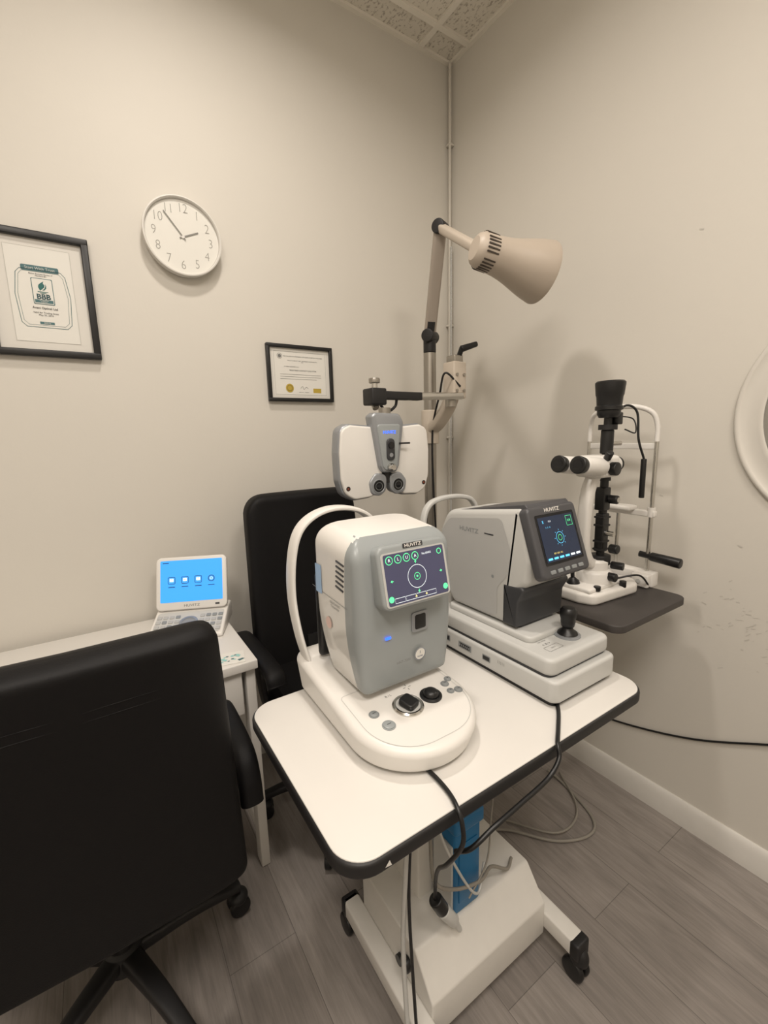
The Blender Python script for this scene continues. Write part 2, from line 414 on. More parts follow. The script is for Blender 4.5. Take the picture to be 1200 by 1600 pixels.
p=Part('certificate',t); p.box((0,0,.008),(w-.022,h-.022,.003),MATB,M=W); p.rect(W,0,0,.235,.178,PAPER,.0101); z=.0106
p.loop(W,[(-.112,-.084),(.112,-.084),(.112,.084),(-.112,.084)],.001,INKG,z)
p.disc(W,-.088,.066,.007,INKG,z); p.ring(W,-.088,.066,.010,.001,INK,z)
p.text(W,'THE COLLEGE OF DISPENSING OPTICIANS OF BRITISH COLUMBIA',.012,.066,.0058,INK,z+.0004)
p.text(W,'THIS IS TO CERTIFY THAT THE MEMBER NAMED BELOW\nIS A',.008,.047,.0052,INK,z+.0004)
p.text(W,'IS HEREBY REGISTERED AS A',-.04,.026,.005,INK,z+.0004)
p.text(W,'REGISTERED CONTACT LENS FITTER',0.01,.012,.0072,INK,z+.0004)
for i in range(3): p.seg(W,(-.09,-.004-i*.009),(.09-.02*(i==2),-.004-i*.009),.0012,INKG,z)
p.lathe([(0,.0102),(.0165,.0102),(.017,.0112),(0,.0118)],GOLD,W@Matrix.Translation((-.052,-.058,0)),n=24)
p.ring(W,-.052,-.058,.011,.0012,BEIGED,.0122)
p.rect(W,.07,-.066,.036,.018,GOLD,z); p.tube([W@V(q) for q in [(-.005,-.058,z),(.005,-.05,z),(.01,-.062,z),(.02,-.053,z),(.03,-.058,z)]],.0005,INK,n=4)
p.text(W,'SECRETARY    PRESIDENT',.01,-.074,.004,INK,z+.0004); p.done()

# ---------------------------------------------------------------- round mirror
t=thing('round_mirror',(0,-1.565,1.40),'large round wall mirror with a wide smooth white frame','mirror')
W=plM((0,-1.565,1.40),(0,-1,0),Z_)
Part('mirror_frame',t).lathe([(.258,.002),(.325,.001),(.327,.006),(.324,.012),(.318,.014),(.312,.012),(.309,.009),(.290,.009),(.270,.009),(.265,.011),(.258,.009),(.258,.002)],RINGW,W,n=96).done(60)
Part('mirror_glass',t,'silvered round mirror glass').lathe([(0,.002),(.2575,.002),(.2575,.005),(0,.005)],MIRR,W,n=64).done()

# ---------------------------------------------------------------- instrument table
TZ=.75
t=thing('instrument_table',(-.94,-1.05,0),'white-topped instrument table with black edge on a wheeled base','table')
ol=rrect(-1.346,-1.292,-.513,-.81,.055,10)
Part('table_top',t,'white laminate top').prism(ol,TZ-.006,TZ,WHITE2,.0015).done()
p=Part('table_edge',t,'black rounded edge band'); o2=rrect(-1.351,-1.297,-.508,-.805,.059,10)
p.prism(o2,TZ-.029,TZ-.002,BLACKM,.006)
p.poly(plM((-1.285,-1.2975,TZ-.016),X_,Z_),[(-.0,-.004),(.012,-.006),(.008,.005)],WHITE2,.0006); p.done()
p=Part('table_column',t,'off-white lifting column')
p.bx((-1.03,-1.04,.2),(-.88,-.93,.5),WHITEP,.006); p.bx((-1.015,-1.025,.5),(-.895,-.945,.70),LGREY,.004); p.bx((-1.12,-1.2,.70),(-.76,-.88,.721),BLACKM,.003); p.done()
p=Part('table_base',t,'off-white steel base housing')
p.side(rpoly([(-1.185,.048),(-.89,.048),(-.89,.20),(-.92,.228),(-1.125,.228),(-1.185,.150)],.014,4),-1.105,-.724,WHITEP,.004)
p.cyl((-1.106,-1.10,.170),(-1.120,-1.10,.170),.016,BLACK,bev=.002); p.cyl((-1.106,-1.07,.145),(-1.115,-1.07,.145),.012,BLACK)
p.done()
FX=(-1.126,-.703)
for sx in FX:
    p=Part('foot',t,'off-white steel floor beam')
    p.bx((sx-.022,-1.268,.072),(sx+.022,-.85,.118),WHITEP,.005); p.done()
for sx in FX:
    for sy in (-1.272,-.855):
        p=Part('caster',t,'black twin-wheel caster')
        p.box((sx,sy,.095),(.048,.026,.046),BLACKM,.006)
        p.sph((sx,sy,.068),(.021,.026,.030),BLACKM); p.cyl((sx-.020,sy+.006,.029),(sx-.004,sy+.006,.029),.0285,BLACK,bev=.005); p.cyl((sx+.004,sy+.006,.029),(sx+.020,sy+.006,.029),.0285,BLACK,bev=.005)
        p.cyl((sx-.018,sy+.006,.03),(sx+.018,sy+.006,.03),.007,DGREY); p.done()

p=Part('blue_box',label='upright blue plastic box with light grey side panel',cat='box')
p.bx((-.985,-1.122,.2285),(-.900,-1.046,.475),BLUEP,.008); p.bx((-.990,-1.117,.232),(-.984,-1.05,.42),LGREY,.002); p.bx((-.990,-1.130,.455),(-.895,-1.044,.495),BLUEP,.008)
p.bx((-.972,-1.125,.26),(-.913,-1.121,.42),BLUEP,.004); p.done()
p=Part('power_plug',label='clear and black power cord connector resting by the box',cat='plug')
p.cyl((-1.055,-1.135,.345),(-1.037,-1.140,.308),.016,BLACK,bev=.004); p.cyl((-1.037,-1.140,.308),(-1.008,-1.146,.262),.016,LGREY,r1=.014,bev=.003); p.cyl((-1.008,-1.146,.262),(-.992,-1.148,.2285),.009,LGREY,r1=.006)
p.done()

# ---------------------------------------------------------------- tonometer
t=thing('eye_pressure_tester',(-1.085,-1.0,TZ),'white and grey eye examination machine with small screen and rounded base','medical device')
def slope(q):
    x,y,z=q
    if z<.778:
        f=.955; x=-1.088+(x+1.088)*f; y=-1.005+(y+1.005)*(f+.01)
    if z>.788: z+=max(0,y+1.215)*.10
    return (x,y,z)
p=Part('base',t,'white rounded bowl-like base with dark foot')
ol=rpoly([(-1.222,-.785),(-.955,-.785),(-.943,-1.230),(-1.232,-1.230)],[.04,.04,.140,.140],16)
p.prism(ol,.756,.809,WHITE,.016,6,fn=slope)
p.prism(rpoly([(-1.20,-.80),(-.975,-.80),(-.968,-1.200),(-1.205,-1.200)],[.03,.03,.115,.115],12),TZ+.0005,.760,DGREY); p.done()
def zt(y): return .809+(y+1.215)*.10
def topM(x,y,o=.0): return plM((x,y,zt(y)+o),X_,(0,1,.10))
p=Part('control_panel',t,'off-white control panel outline')
W=topM(-1.0865,-1.10)
p.loop(W,rpoly([(-.120,.09),(.120,.09),(.122,-.108),(-.122,-.108)],[.01,.01,.112,.112],12),.0012,LGREY,.0006)
p.text(W,'R / L',-.03,.042,.008,INKG,.0008)
for i,a in enumerate((0,90,180,270)):
    d=V((math.cos(math.radians(a)),math.sin(math.radians(a)))); q=V((.022,.046)); p.seg(W,q+d*.004,q+d*.010,.0015,INKG,.0008)
p.done()
p=Part('joystick',t,'black squarish control pad in a chrome ring'); W=topM(-1.098,-1.104)
p.lathe([(.023,0),(.033,0),(.033,.003),(.030,.006),(.026,.005)],CHROME,W); p.lathe([(0,.001),(.0265,.001),(.0265,.003),(0,.003)],LGREY,W)
p.prism(rrect(-.016,-.018,.016,.018,.008,5),.002,.017,BLACK,.005,4,M=W@Matrix.Rotation(.35,4,'Z')@Matrix.Rotation(.12,4,'X')); p.done()
p=Part('dial_knob',t,'black ball knob'); W=topM(-1.037,-1.103)
p.lathe([(0,0),(.024,0),(.024,.003),(.020,.005),(.0165,.004),(.0165,.007),(.014,.012),(.008,.0155),(0,.0165)],BLACK,W); p.done()
for (bx_,by_,br,bm_) in [(-1.172,-1.090,.009,MGREY),(-1.163,-1.130,.0115,BGREY),(-.985,-1.088,.008,MGREY),(-.968,-1.078,.007,MGREY),(-.990,-1.113,.007,MGREY),(-.972,-1.118,.008,MGREY)]:
    p=Part('button',t,'grey round button'); W=topM(bx_,by_); p.lathe([(0,0),(br*1.2,0),(br*1.2,.0012),(br,.0015),(br,.003),(br*.8,.004),(0,.0045)],bm_,W,n=24); p.seg(W,(-br*.4,0),(br*.4,0),.0012,INK,.0048); p.done()
p=Part('housing',t,'white hood with glossy side and bluish grey front')
zs=[.841,.843,.847,.855,.865,.88,.895,.91,.925,.94,.955,.97,.985,1.0,1.015,1.028,1.030,1.06,1.09,1.11,1.125,1.135,1.145,1.154,1.162,1.169,1.175,1.179,1.1815,1.183]
R=[]
def YM(k): return -1.030+.012*math.sin(math.pi*min(1,k))
for z in zs:
    k=(z-.841)/.342; e=1.184-z; rt=.048; ins=0
    if e<rt: ins=rt-math.sqrt(max(0,rt*rt-(rt-e)**2))
    e2=z-.841; i0=.010-math.sqrt(max(0,.0001-(.010-e2)**2)) if e2<.010 else 0
    ins=ins*.8+i0
    tk=.018*max(0,1-k/.45)**1.8
    yf=-1.058-.012*math.sin(math.pi*min(1,k*1.05))+ins
    yb=-.862-.030*max(0,1-k/.6)**2-ins*1.2
    xl=-1.190+tk+ins; xr=-.943-tk*.5-ins
    ym=max(YM(k),yf+.016)
    L_=abs(ym-yf)
    ol=rpoly([(xl,yb),(xl,ym),(xl,yf),(xr,yf),(xr,ym),(xr,yb)],[.035,0,L_*1.0,L_*.9,0,.035],8)
    R.append([(q[0],q[1],z-.40*max(0,k-.62)*max(0,-.95-q[1])) for q in ol])
def mf(c):
    k=(c.z-.841)/.342
    if c.y< YM(k)-.0005 and c.z<1.172: return BGREY
    if c.z>1.172 and c.y<-1.015: return BGREY
    return WHITE if c.z>1.029 else CREAM
p.rings(R,BGREY,mf=mf)
for i in range(6): p.box((-1.1905,-1.005+.0012*i,1.118-i*.011),(.003,.034,.004),DGREY,.001,rot=(.12,0,0))
Ws=plM((-1.1905,-.93,1.0),(0,-1,0),Z_)
p.rect(Ws,-.030,.060,.030,.066,BLUEL,.0012,r=.003); p.disc(Ws,.012,-.030,.0135,PINK,.0008); p.text(Ws,'Non-Contact\nTonometer',.045,.018,.0085,INKG,.001,al='CENTER')
p.seg(Ws,(-.065,.036),(.10,.028),.0014,MGREY,.0009)
Wf=plM((-1.07,-1.0705,.98),X_,Z_)
p.prism(rrect(-.022+.03,-.022,.022+.03,.022,.006,4),-.003,.003,SILV,.001,M=Wf); p.prism(rrect(-.014+.03,-.016,.014+.03,.016,.004,4),.001,.0045,BLACK,.001,M=Wf)
p.rect(Wf,-.052,-.017,.014,.006,LED,.0020,r=.002)
Wk=plM((-1.040,-1.0685,.905),X_,(0,-.05,1))
p.disc(Wk,0,0,.0145,PAPER,.003); p.ring(Wk,0,0,.0135,.001,NAVY,.0034); p.text(Wk,'1',0,.004,.009,NAVY,.0036); p.text(Wk,'huvitz',0,-.005,.006,NAVY,.0036)
p.text(Wf,'HNT-7000',-.015,-.078,.008,INKG,.003)
p.done(45)
Wm=plM((-1.064,-1.088,1.093),X_,(0,.22,1))
p=Part('screen',t,'grey bezel touch screen with green icons')
p.prism(rrect(-.087,-.060,.087,.066,.018,8),-.03,.006,BGREY,.006,M=Wm)
p.prism(rrect(-.080,-.054,.080,.052,.008,6),.0055,.0070,LGREY,M=Wm); p.rect(Wm,0,-.001,.150,.100,SCRD,.0074,r=.004); z=.0079
for i in range(4):
    p.disc(Wm,-.062+i*.021,.037,.0085,GRN,z); p.disc(Wm,-.062+i*.021,.037,.0072,SCRD,z+.0003); p.text(Wm,'RLUA'[i],-.062+i*.021,.037,.009,WHT,z+.0006)
p.text(Wm,'No.00455',.030,.038,.0060,WHT,z+.0005); p.disc(Wm,.063,.037,.006,GRN,z); p.disc(Wm,.063,.037,.0045,SCRD,z+.0002)
p.ring(Wm,.0,-.004,.023,.0009,WHT,z); p.ring(Wm,0,-.004,.007,.0009,GRN,z); p.disc(Wm,0,-.004,.0022,GRN,z)
for a in (0,90,180,270):
    d=V((math.cos(math.radians(a)),math.sin(math.radians(a)))); k=.065 if a%180==0 else .033; q=V((0,-.004)); p.seg(Wm,q+d*(k-.007),q+d*(k-.002),.0012,GRN,z)
    n2=V((-d.y,d.x)); p.poly(Wm,[q+d*k,q+d*(k-.004)+n2*.003,q+d*(k-.004)-n2*.003],GRN,z)
for i in range(4): p.loop(Wm,[(-.048+i*.026-.012,-.047),(-.048+i*.026+.012,-.047),(-.048+i*.026+.012,-.038),(-.048+i*.026-.012,-.038)],.0008,WHT,z)
p.disc(Wm,-.068,-.038,.006,GRN,z); p.disc(Wm,.068,-.038,.006,GRN,z); p.poly(Wm,[(-.012,-.044),(-.006,-.044),(-.009,-.040)],YEL,z); p.poly(Wm,[(.014,-.044),(.020,-.044),(.017,-.040)],YEL,z)
p.rect(Wm,.0,.060,.05,.010,DGREY,.0065,r=.002); p.text(Wm,'HUVITZ',0,.060,.0095,WHITE,.0072,bold=.0002,sx=1.25)
p.done()
p=Part('face_rest',t,'white arched forehead and chin rest')
half=[(-1.200,-.84,.82),(-1.216,-.825,.90),(-1.219,-.80,.99),(-1.210,-.79,1.08),(-1.188,-.785,1.145),(-1.145,-.782,1.180),(-1.085,-.78,1.192)]
pts=half+[(-2.165-(q[0]),q[1],q[2]) for q in half[-2::-1]]
p.band(pts,.046,.013,Y_,WHITE,p=2.8)
p.bx((-1.20,-.85,.80),(-.97,-.79,.85),WHITE,.012); p.bx((-1.125,-.83,.85),(-1.04,-.79,.925),WHITE,.012)
p.bx((-1.18,-.866,.85),(-.97,-.845,1.06),BLACK,.01)
p.done()

# ---------------------------------------------------------------- refractor
t=thing('auto_refractor',(-.66,-1.0,TZ),'light grey eye measuring machine with dark tilted screen and joystick','medical device')
p=Part('base',t,'light grey base with side ports')
p.prism(rrect(-.783,-1.228,-.537,-.775,.022,6),.762,.816,LGREY,.008,4)
p.prism(rrect(-.772,-1.215,-.548,-.785,.015,5),TZ+.0005,.764,BLACK)
Ws=plM((-.7832,-1.0,.79),(0,-1,0),Z_)
for (u,w_,h_) in [(-.165,.012,.014),(-.135,.03,.018),(-.06,.05,.018),(.02,.028,.016)]:
    p.rect(Ws,u,0,w_,h_,MGREY,.0005,r=.002); p.rect(Ws,u,0,w_*.8,h_*.65,BLACK,.001,r=.001)
for i in range(6): p.rect(Ws,-.078+i*.007,0,.003,.006,SILV,.0014)
for i in range(5): p.seg(Ws,(.06+i*.005,.012),(.06+i*.005,.004),.001,INKG,.0006)
p.done()
p=Part('moving_stage',t,'light grey sliding stage')
p.prism(rrect(-.776,-1.205,-.544,-.81,.020,6),.816,.822,DGREY)
p.prism(rrect(-.779,-1.212,-.541,-.80,.024,6),.820,.862,LGREY,.010,4)
p.prism(rrect(-.750,-1.13,-.565,-.83,.02,6),.860,.878,LGREY,.006)
W=plM((-.66,-1.16,.8622),X_,Y_)
p.text(W,'< A >',-.055,.01,.012,INKG,.0005); p.loop(W,rrect(-.08,-.02,-.03,.0,.003,3),.0008,INKG,.0005); p.text(W,'LOCK',-.055,-.01,.006,INKG,.0006); p.text(W,'HRK-7000A',-.055,.024,.006,INKG,.0006)
p.done()
p=Part('joystick',t,'black joystick with rounded top'); W=Matrix.Translation((-.632,-1.150,.862))@Matrix.Diagonal((1.22,1.22,1.08,1))
p.lathe([(.0,.0),(.026,0),(.026,.003),(.023,.005),(0,.005)],SILV,W); p.lathe([(.021,.004),(.019,.009),(.012,.014),(.010,.020),(.013,.024),(.0145,.034),(.0145,.040),(.016,.046),(.0172,.054),(.0165,.062),(.012,.068),(0,.070)],BLACK,W); p.done()
p=Part('head',t,'light grey head with dark top and front')
prof=rpoly([(-.845,.882),(-.800,.93),(-.785,1.09),(-.82,1.155),(-1.082,1.190),(-1.118,1.06),(-1.108,1.005),(-1.070,.965),(-1.050,.882)],[.02,.04,.05,.05,.01,.03,.02,.03,.01],6)
p.side(prof,-.742,-.563,LGREY,.016,5)
p.prism(rpoly([(-.86,1.150),(-1.088,1.190),(-1.10,1.178),(-.86,1.142)],.003,3),-.733,-.572,BEZ,.002,M=Matrix(((0,0,1,0),(1,0,0,0),(0,1,0,.009),(0,0,0,1))))
p.side(rpoly([(-1.035,.99),(-1.108,.995),(-1.085,.955),(-1.082,.885),(-1.035,.885)],[.003,.01,.02,.006,.004],4),-.7435,-.5615,DGREY,.006)
p.bx((-.722,-1.075,.872),(-.585,-.84,.895),DGREY,.006)
Ws=plM((-.7425,-.94,1.02),(0,-1,0),Z_)
p.poly(Ws,rpoly([(-.085,-.125),(-.128,-.08),(-.140,.075),(-.108,.112),(.085,.138),(.118,.055),(.110,-.005),(.075,-.045),(.075,-.125)],[.015,.03,.04,.03,.02,.03,.03,.03,.01],5),LGREY2,.0003)
p.text(Ws,'HUVITZ',-.03,.090,.0165,MGREY,.0008,sx=1.25,bold=.0002); p.rect(Ws,.044,.090,.032,.0035,DGREY,.0008)
p.disc(Ws,.060,-.02,.0045,MGREY,.0008)
p.done()
Wm=plM((-.6525,-1.126,1.108),X_,(0,.33,.94))
p=Part('screen',t,'charcoal bezel display with navy readout and key row')
p.prism(rrect(-.0925,-.087,.0925,.089,.014,6),-.024,.006,BEZ,.008,4,M=Wm)
p.rect(Wm,0,.006,.148,.122,GLASS,.0066,r=.004); p.rect(Wm,0,.006,.134,.108,SCRN,.0072); z=.0078
p.text(Wm,'HUVITZ',-.005,.076,.0125,WHITE,.0068,bold=.0003,sx=1.3)
p.ring(Wm,0.0,0.005,.014,.001,CYN,z); p.ring(Wm,0,0.005,.007,.0008,GRN,z)
for a in range(8):
    d=V((math.cos(a*math.pi/4),math.sin(a*math.pi/4))); p.seg(Wm,V((0,.005))+d*.018,V((0,.005))+d*.021,.001,CYN,z)
p.text(Wm,'R',-.050,.048,.010,CYN,z); p.text(Wm,'12.0',-.026,.048,.006,WHT,z); p.loop(Wm,[(.038,.030),(.060,.030),(.060,.054),(.038,.054)],.001,GRN,z); p.text(Wm,'K/R',.049,.042,.008,GRN,z)
p.text(Wm,'S   C   A',-.036,.034,.005,CYN,z); p.text(Wm,'REF  KER  ALL',-.02,-.030,.0055,YEL,z)
for i in range(6): p.rect(Wm,-.054+i*.0216,-.041,.016,.005,CYN if i<4 else WHT,z,r=.001)
for i in range(5): p.prism(rrect(-.055+i*.027-.009,-.076,-.055+i*.027+.009,-.067,.002,3),.005,.0085,MGREY,.001,M=Wm)
p.done()
p=Part('face_rest',t,'grey arched forehead rest on posts')
half=[(-.768,-.765,.80),(-.772,-.755,.92),(-.772,-.745,1.05),(-.765,-.74,1.12),(-.742,-.738,1.158),(-.70,-.737,1.172),(-.655,-.737,1.175)]
p.band(half+[(-1.31-q[0],q[1],q[2]) for q in half[-2::-1]],.022,.014,Y_,LGREY); p.bx((-.775,-.785,.775),(-.535,-.745,.83),LGREY,.01); p.bx((-.69,-.78,.83),(-.62,-.745,.93),WHITE,.01); p.done()

# ---------------------------------------------------------------- stand
PX,PY=-.367,-.286
t=thing('examination_stand',(PX,PY,0),'beige and steel equipment stand with chrome arm and black handle','stand')
Part('base_plate',t,'beige round floor plate').lathe([(0,0.001),(.2,.001),(.2,.02),(.16,.035),(.05,.045),(0,.045)],BEIGE,Matrix.Translation((PX,PY,0)),n=48).done()
p=Part('pole',t,'brushed steel pole'); p.cyl((PX,PY,.04),(PX,PY,1.70),.026,STEEL); p.cyl((PX,PY,.04),(PX,PY,.80),.045,BEIGE,bev=.004); p.cyl((PX,PY,.80),(PX,PY,.82),.034,BLACK,bev=.002); p.done()
p=Part('collar',t,'beige clamp collar with support link'); p.cyl((PX,PY,1.33),(PX,PY,1.47),.037,BEIGE,bev=.004)
p.band([(PX,PY-.01,1.39),(PX,PY-.06,1.42),(PX+.005,PY-.11,1.48),(PX+.01,PY-.135,1.54)],.06,.045,X_,BEIGE)
p.done()
p=Part('arm_lock',t,'beige lock block with black crank handle'); bx0=V((PX+.012,-.425,1.575))
p.box(bx0,(.066,.065,.14),BEIGE,.006)
for dx in (-.018,.018): 
    for dz in (-.04,0.02): p.cyl(bx0+V((dx,-.032,dz)),bx0+V((dx,-.037,dz)),.006,STEEL,n=12)
p.box(bx0+V((0,0,.08)),(.045,.05,.03),STEEL,.004); p.cyl(bx0+V((.01,-.01,.085)),bx0+V((.01,-.03,.12)),.010,BLACK); p.cyl(bx0+V((.005,-.03,.115)),bx0+V((.065,-.055,.135)),.013,BLACK,r1=.010,bev=.003)
p.cyl(bx0+V((-.02,.0,-.06)),bx0+V((-.02,0,-.10)),.022,STEEL); p.done()
p=Part('horizontal_arm',t,'chrome horizontal arm with black end'); p.cyl((PX+.02,-.455,1.515),(-.62,-.465,1.505),.014,CHROME); p.bx((-.765,-.482,1.492),(-.56,-.448,1.520),BLACKM,.004)
p.bx((-.785,-.497,1.472),(-.725,-.433,1.528),BLACKM,.006); p.cyl((-.755,-.465,1.528),(-.755,-.465,1.545),.010,CHROME); p.cyl((-.755,-.465,1.545),(-.755,-.465,1.562),.019,STEEL,bev=.003); p.cyl((-.755,-.465,1.472),(-.755,-.472,1.462),.012,STEEL); p.done()
p=Part('arm_cable',t,'black cable looping under the arm')
p.tube([(-.66,-.46,1.495),(-.665,-.455,1.47),(-.70,-.455,1.452),(-.73,-.46,1.475)],.005,BLACK); p.done()
p=Part('stand_cable',t,'black cable running down the pole')
p.tube([(PX+.01,-.46,1.55),(PX-.05,-.44,1.60),(PX-.045,-.40,1.52),(PX-.02,PY-.04,1.38),(PX-.01,PY-.035,1.1),(PX,PY-.05,.8)],.004,BLACK)
p.done()
p=Part('swing_arm',t,'beige swing arm below the shelf'); p.band([(PX,PY,.795),(PX+.03,-.5,.795),(-.28,-.75,.80),(-.27,-.98,.805)],.07,.035,X_,BEIGE); p.cyl((-.27,-.98,.78),(-.27,-.98,.836),.05,BLACKM,bev=.004); p.done()

# exam lamp
E=V((-.420,-.418,2.115)); N_=V((-.514,-.714,1.924)); MO=V((-.296,-.774,1.876))
t=thing('examination_lamp',(PX,PY,1.70),'beige articulated examination lamp with vented conical shade','lamp')
p=Part('base_joint',t,'black swivel joint'); p.cyl((PX,PY,1.701),(PX,PY,1.765),.026,BLACKM,bev=.004); p.cyl((PX-.032,PY-.022,1.765),(PX+.032,PY+.012,1.765),.026,BLACKM,bev=.004); p.done()
p=Part('elbow_joint',t,'black elbow joint'); p.cyl(E+V((-.024,-.01,0)),E+V((.024,.01,0)),.025,BLACKM,bev=.004); p.done()
A=V((PX,PY,1.765))
p=Part('lower_arm',t,'grey beige arm section'); d=(E-A).normalized(); sd=V((.85,-.52,0))
p.band([A+d*.02,A+d*.2,E-d*.015],.048,.034,sd,BEIGEG,sm=False); p.cyl(A+d*.0,A+d*.06,.022,BLACKM); p.done()
p=Part('upper_arm',t,'beige arm section')
d2=(N_-E).normalized(); p.band([E+d2*.01,E+d2*.1,N_],.034,.030,sd,BEIGE,sm=False); p.cyl(N_-d2*.02,N_+d2*.01,.017,BEIGE); p.done()
ax=(MO-N_).normalized(); Ls=(MO-N_).length
q=V((0,0,1)).rotation_difference(ax).to_matrix().to_4x4(); W=Matrix.Translation(N_)@q
p=Part('lamp_shade',t,'grey beige flared metal shade with vent slots')
p.lathe([(0,-.024),(.034,-.022),(.045,-.014),(.0515,.0),(.054,.045),(.0565,.07),(.061,.095),(.067,.12),(.0745,.145),(.082,.17),(.0885,.195),(.0930,Ls-.014),(.0950,Ls-.004),(.0945,Ls),(.091,Ls+.002),(.082,.20),(.06,.13),(.045,.10),(.04,.09),(0,.09)],SHADE,W,n=56)
for i in range(30):
    a=2*math.pi*i/30
    if i%6: p.box((.0533*math.cos(a),.0533*math.sin(a),.020),(.003,.0046,.040),BEIGED,.0005,M=W,rot=(0,0,a))
p.done(30)
Part('bulb',t,'frosted bulb').lathe([(0,.09),(.02,.095),(.03,.13),(.038,.165),(.03,.19),(0,.198)],WHITE,W).done()
p=Part('switch',t,'black switch'); p.box((-.0,.056,.0),(.014,.010,.022),BLACK,.002,M=W); p.done()

# ---------------------------------------------------------------- phoropter
t=thing('phoropter',(-.755,-.51,1.155),'white and silver digital phoropter hanging from the stand arm','phoropter')
PM=Matrix.Translation((-.757,-.508,1.288))@Matrix.Rotation(math.radians(-3),4,'Z')
FM=Matrix(((1,0,0,0),(0,0,-1,0),(0,1,0,0),(0,0,0,1)))
for sgn in (-1,1):
    pts=[(.020,.112),(.135,.122),(.168,.108),(.176,.03),(.174,-.06),(.160,-.108),(.125,-.128),(.066,-.124),(.030,-.112),(.016,-.05)]
    pts=[(sgn*a,b) for a,b in pts]
    rr=[.01,.02,.035,.06,.06,.04,.035,.03,.025,.03]
    if sgn<0: pts=pts[::-1]; rr=rr[::-1]
    p=Part('lens_housing',t,'white lens housing with silver rim',M=PM@FM)
    ol=rpoly(pts,rr,6)
    p.prism(ol,-.035,.020,SILV,.010,4)
    c0=V((sgn*.095,0)); inn=[(c0.x+(a-c0.x)*.955,b*.96) for a,b in ol]
    p.prism(inn,.016,.030,WHITE,.006,4); p.disc(Matrix(),sgn*.148,-.085,.0075,BLACK,.0308); p.disc(Matrix(),sgn*.148,-.085,.004,REDD,.0312)
    p.done()
    p=Part('viewing_eyepiece',t,'grey shroud with dark aperture',M=PM@FM)
    e_=rpoly([(sgn*.004,-.045),(sgn*.050,-.040),(sgn*.074,-.070),(sgn*.066,-.112),(sgn*.030,-.118),(sgn*.008,-.100)][::sgn],.022,5)
    p.prism(e_,.02,.036,SILV,.006,4)
    W=Matrix.Translation((sgn*.038,-.084,0)); p.lathe([(.024,.034),(.0235,.038),(.021,.0385),(.0195,.037)],SILV,W); p.lathe([(0,.0362),(.0205,.0375)],BLACK,W); p.ring(W,0,0,.0125,.0012,MGREY,.0382); p.disc(W,0,0,.009,GLASS,.0383)
    p.done()
p=Part('centre_unit',t,'silver centre unit with glowing logo and sensor',M=PM@FM)
p.prism(rpoly([(-.066,.145),(-.05,.156),(.042,.152),(.058,.124),(.038,-.018),(.026,-.040),(-.026,-.040),(-.038,-.018)],[.01,.015,.015,.02,.01,.015,.015,.01],6),.0,.048,SILV,.008)
p.prism(rpoly([(-.048,.118),(.043,.118),(.028,-.02),(.018,-.032),(-.018,-.032),(-.028,-.02)],.01,5),.044,.052,BGREY,.004)
p.text(Matrix(),'HUVITZ',-.002,.092,.0125,LED,.0525,bold=.0003,sx=1.1)
p.prism(rrect(-.015,.0,.015,.072,.013,6),.050,.058,DGREY,.003); p.lathe([(0,.056),(.011,.056),(.011,.062),(0,.062)],GLASS,Matrix.Translation((0,.05,0))); p.disc(Matrix(),0,.018,.007,SILV,.0586)
p.cyl((0,.14,.02),(0,.172,.02),.02,STEEL); p.cyl((0,-.04,.02),(0,-.075,.02),.014,BLACKM)
p.cyl((.035,.055,.05),(.075,.055,.055),.003,BLACK); p.lathe([(0,.05),(.013,.05),(.013,.066),(.009,.074),(0,.074)],CHROME,Matrix.Translation((0,-.022,0)))
p.done()

# ---------------------------------------------------------------- shelf + slit lamp
SZ=.86
p=Part('instrument_shelf',label='dark grey rounded shelf board carrying the microscope',cat='shelf'); p.prism(rrect(-.488,-1.205,-.105,-.80,.035,8),SZ-.022,SZ,SHELF,.003); p.done()
t=thing('slit_lamp',(-.27,-1.0,SZ),'white and black slit lamp microscope with chin rest frame','microscope')
p=Part('base',t,'white sliding base')
p.prism(rpoly([(-.405,-1.085),(-.20,-1.10),(-.16,-1.07),(-.16,-.90),(-.20,-.87),(-.38,-.87),(-.425,-.93),(-.425,-1.04)],.03,6),SZ+.0005,SZ+.035,WHITE,.010,4)
p.bx((-.41,-1.07,SZ+.033),(-.24,-.96,SZ+.048),WHITE,.006)
p.cyl((-.37,-1.068,SZ+.038),(-.37,-1.068,SZ+.052),.010,BLACK,bev=.002); p.cyl((-.26,-1.085,SZ+.03),(-.26,-1.085,SZ+.05),.010,BLACK,bev=.002); p.done()
p=Part('pivot_column',t,'white stepped pivot'); W=Matrix.Translation((-.31,-1.02,SZ+.046)); p.lathe([(0,0),(.052,0),(.052,.03),(.046,.038),(.040,.04),(.040,.065),(.034,.072),(0,.072)],WHITE,W)
p.cyl((-.31,-1.06,SZ+.07),(-.31,-1.09,SZ+.07),.013,BLACK,bev=.002); p.cyl((-.27,-1.05,SZ+.095),(-.262,-1.085,SZ+.095),.012,BLACK,bev=.002); p.done()
p=Part('joystick',t,'black joystick'); W=Matrix.Translation((-.388,-1.0,SZ+.047))@Matrix.Rotation(-.15,4,'Y'); p.lathe([(0,0),(.02,0),(.018,.008),(.006,.02),(.006,.035),(.011,.04),(.013,.075),(.010,.09),(0,.092)],BLACK,W,n=24); p.done()
p=Part('microscope_arm',t,'white curved arm'); p.band([(-.30,-1.02,SZ+.10),(-.355,-1.025,SZ+.115),(-.392,-1.03,SZ+.17),(-.402,-1.035,1.12),(-.398,-1.04,1.20),(-.37,-1.04,1.245)],.036,.030,Y_,WHITE); p.done()
p=Part('microscope_head',t,'white binocular head with black eyepieces')
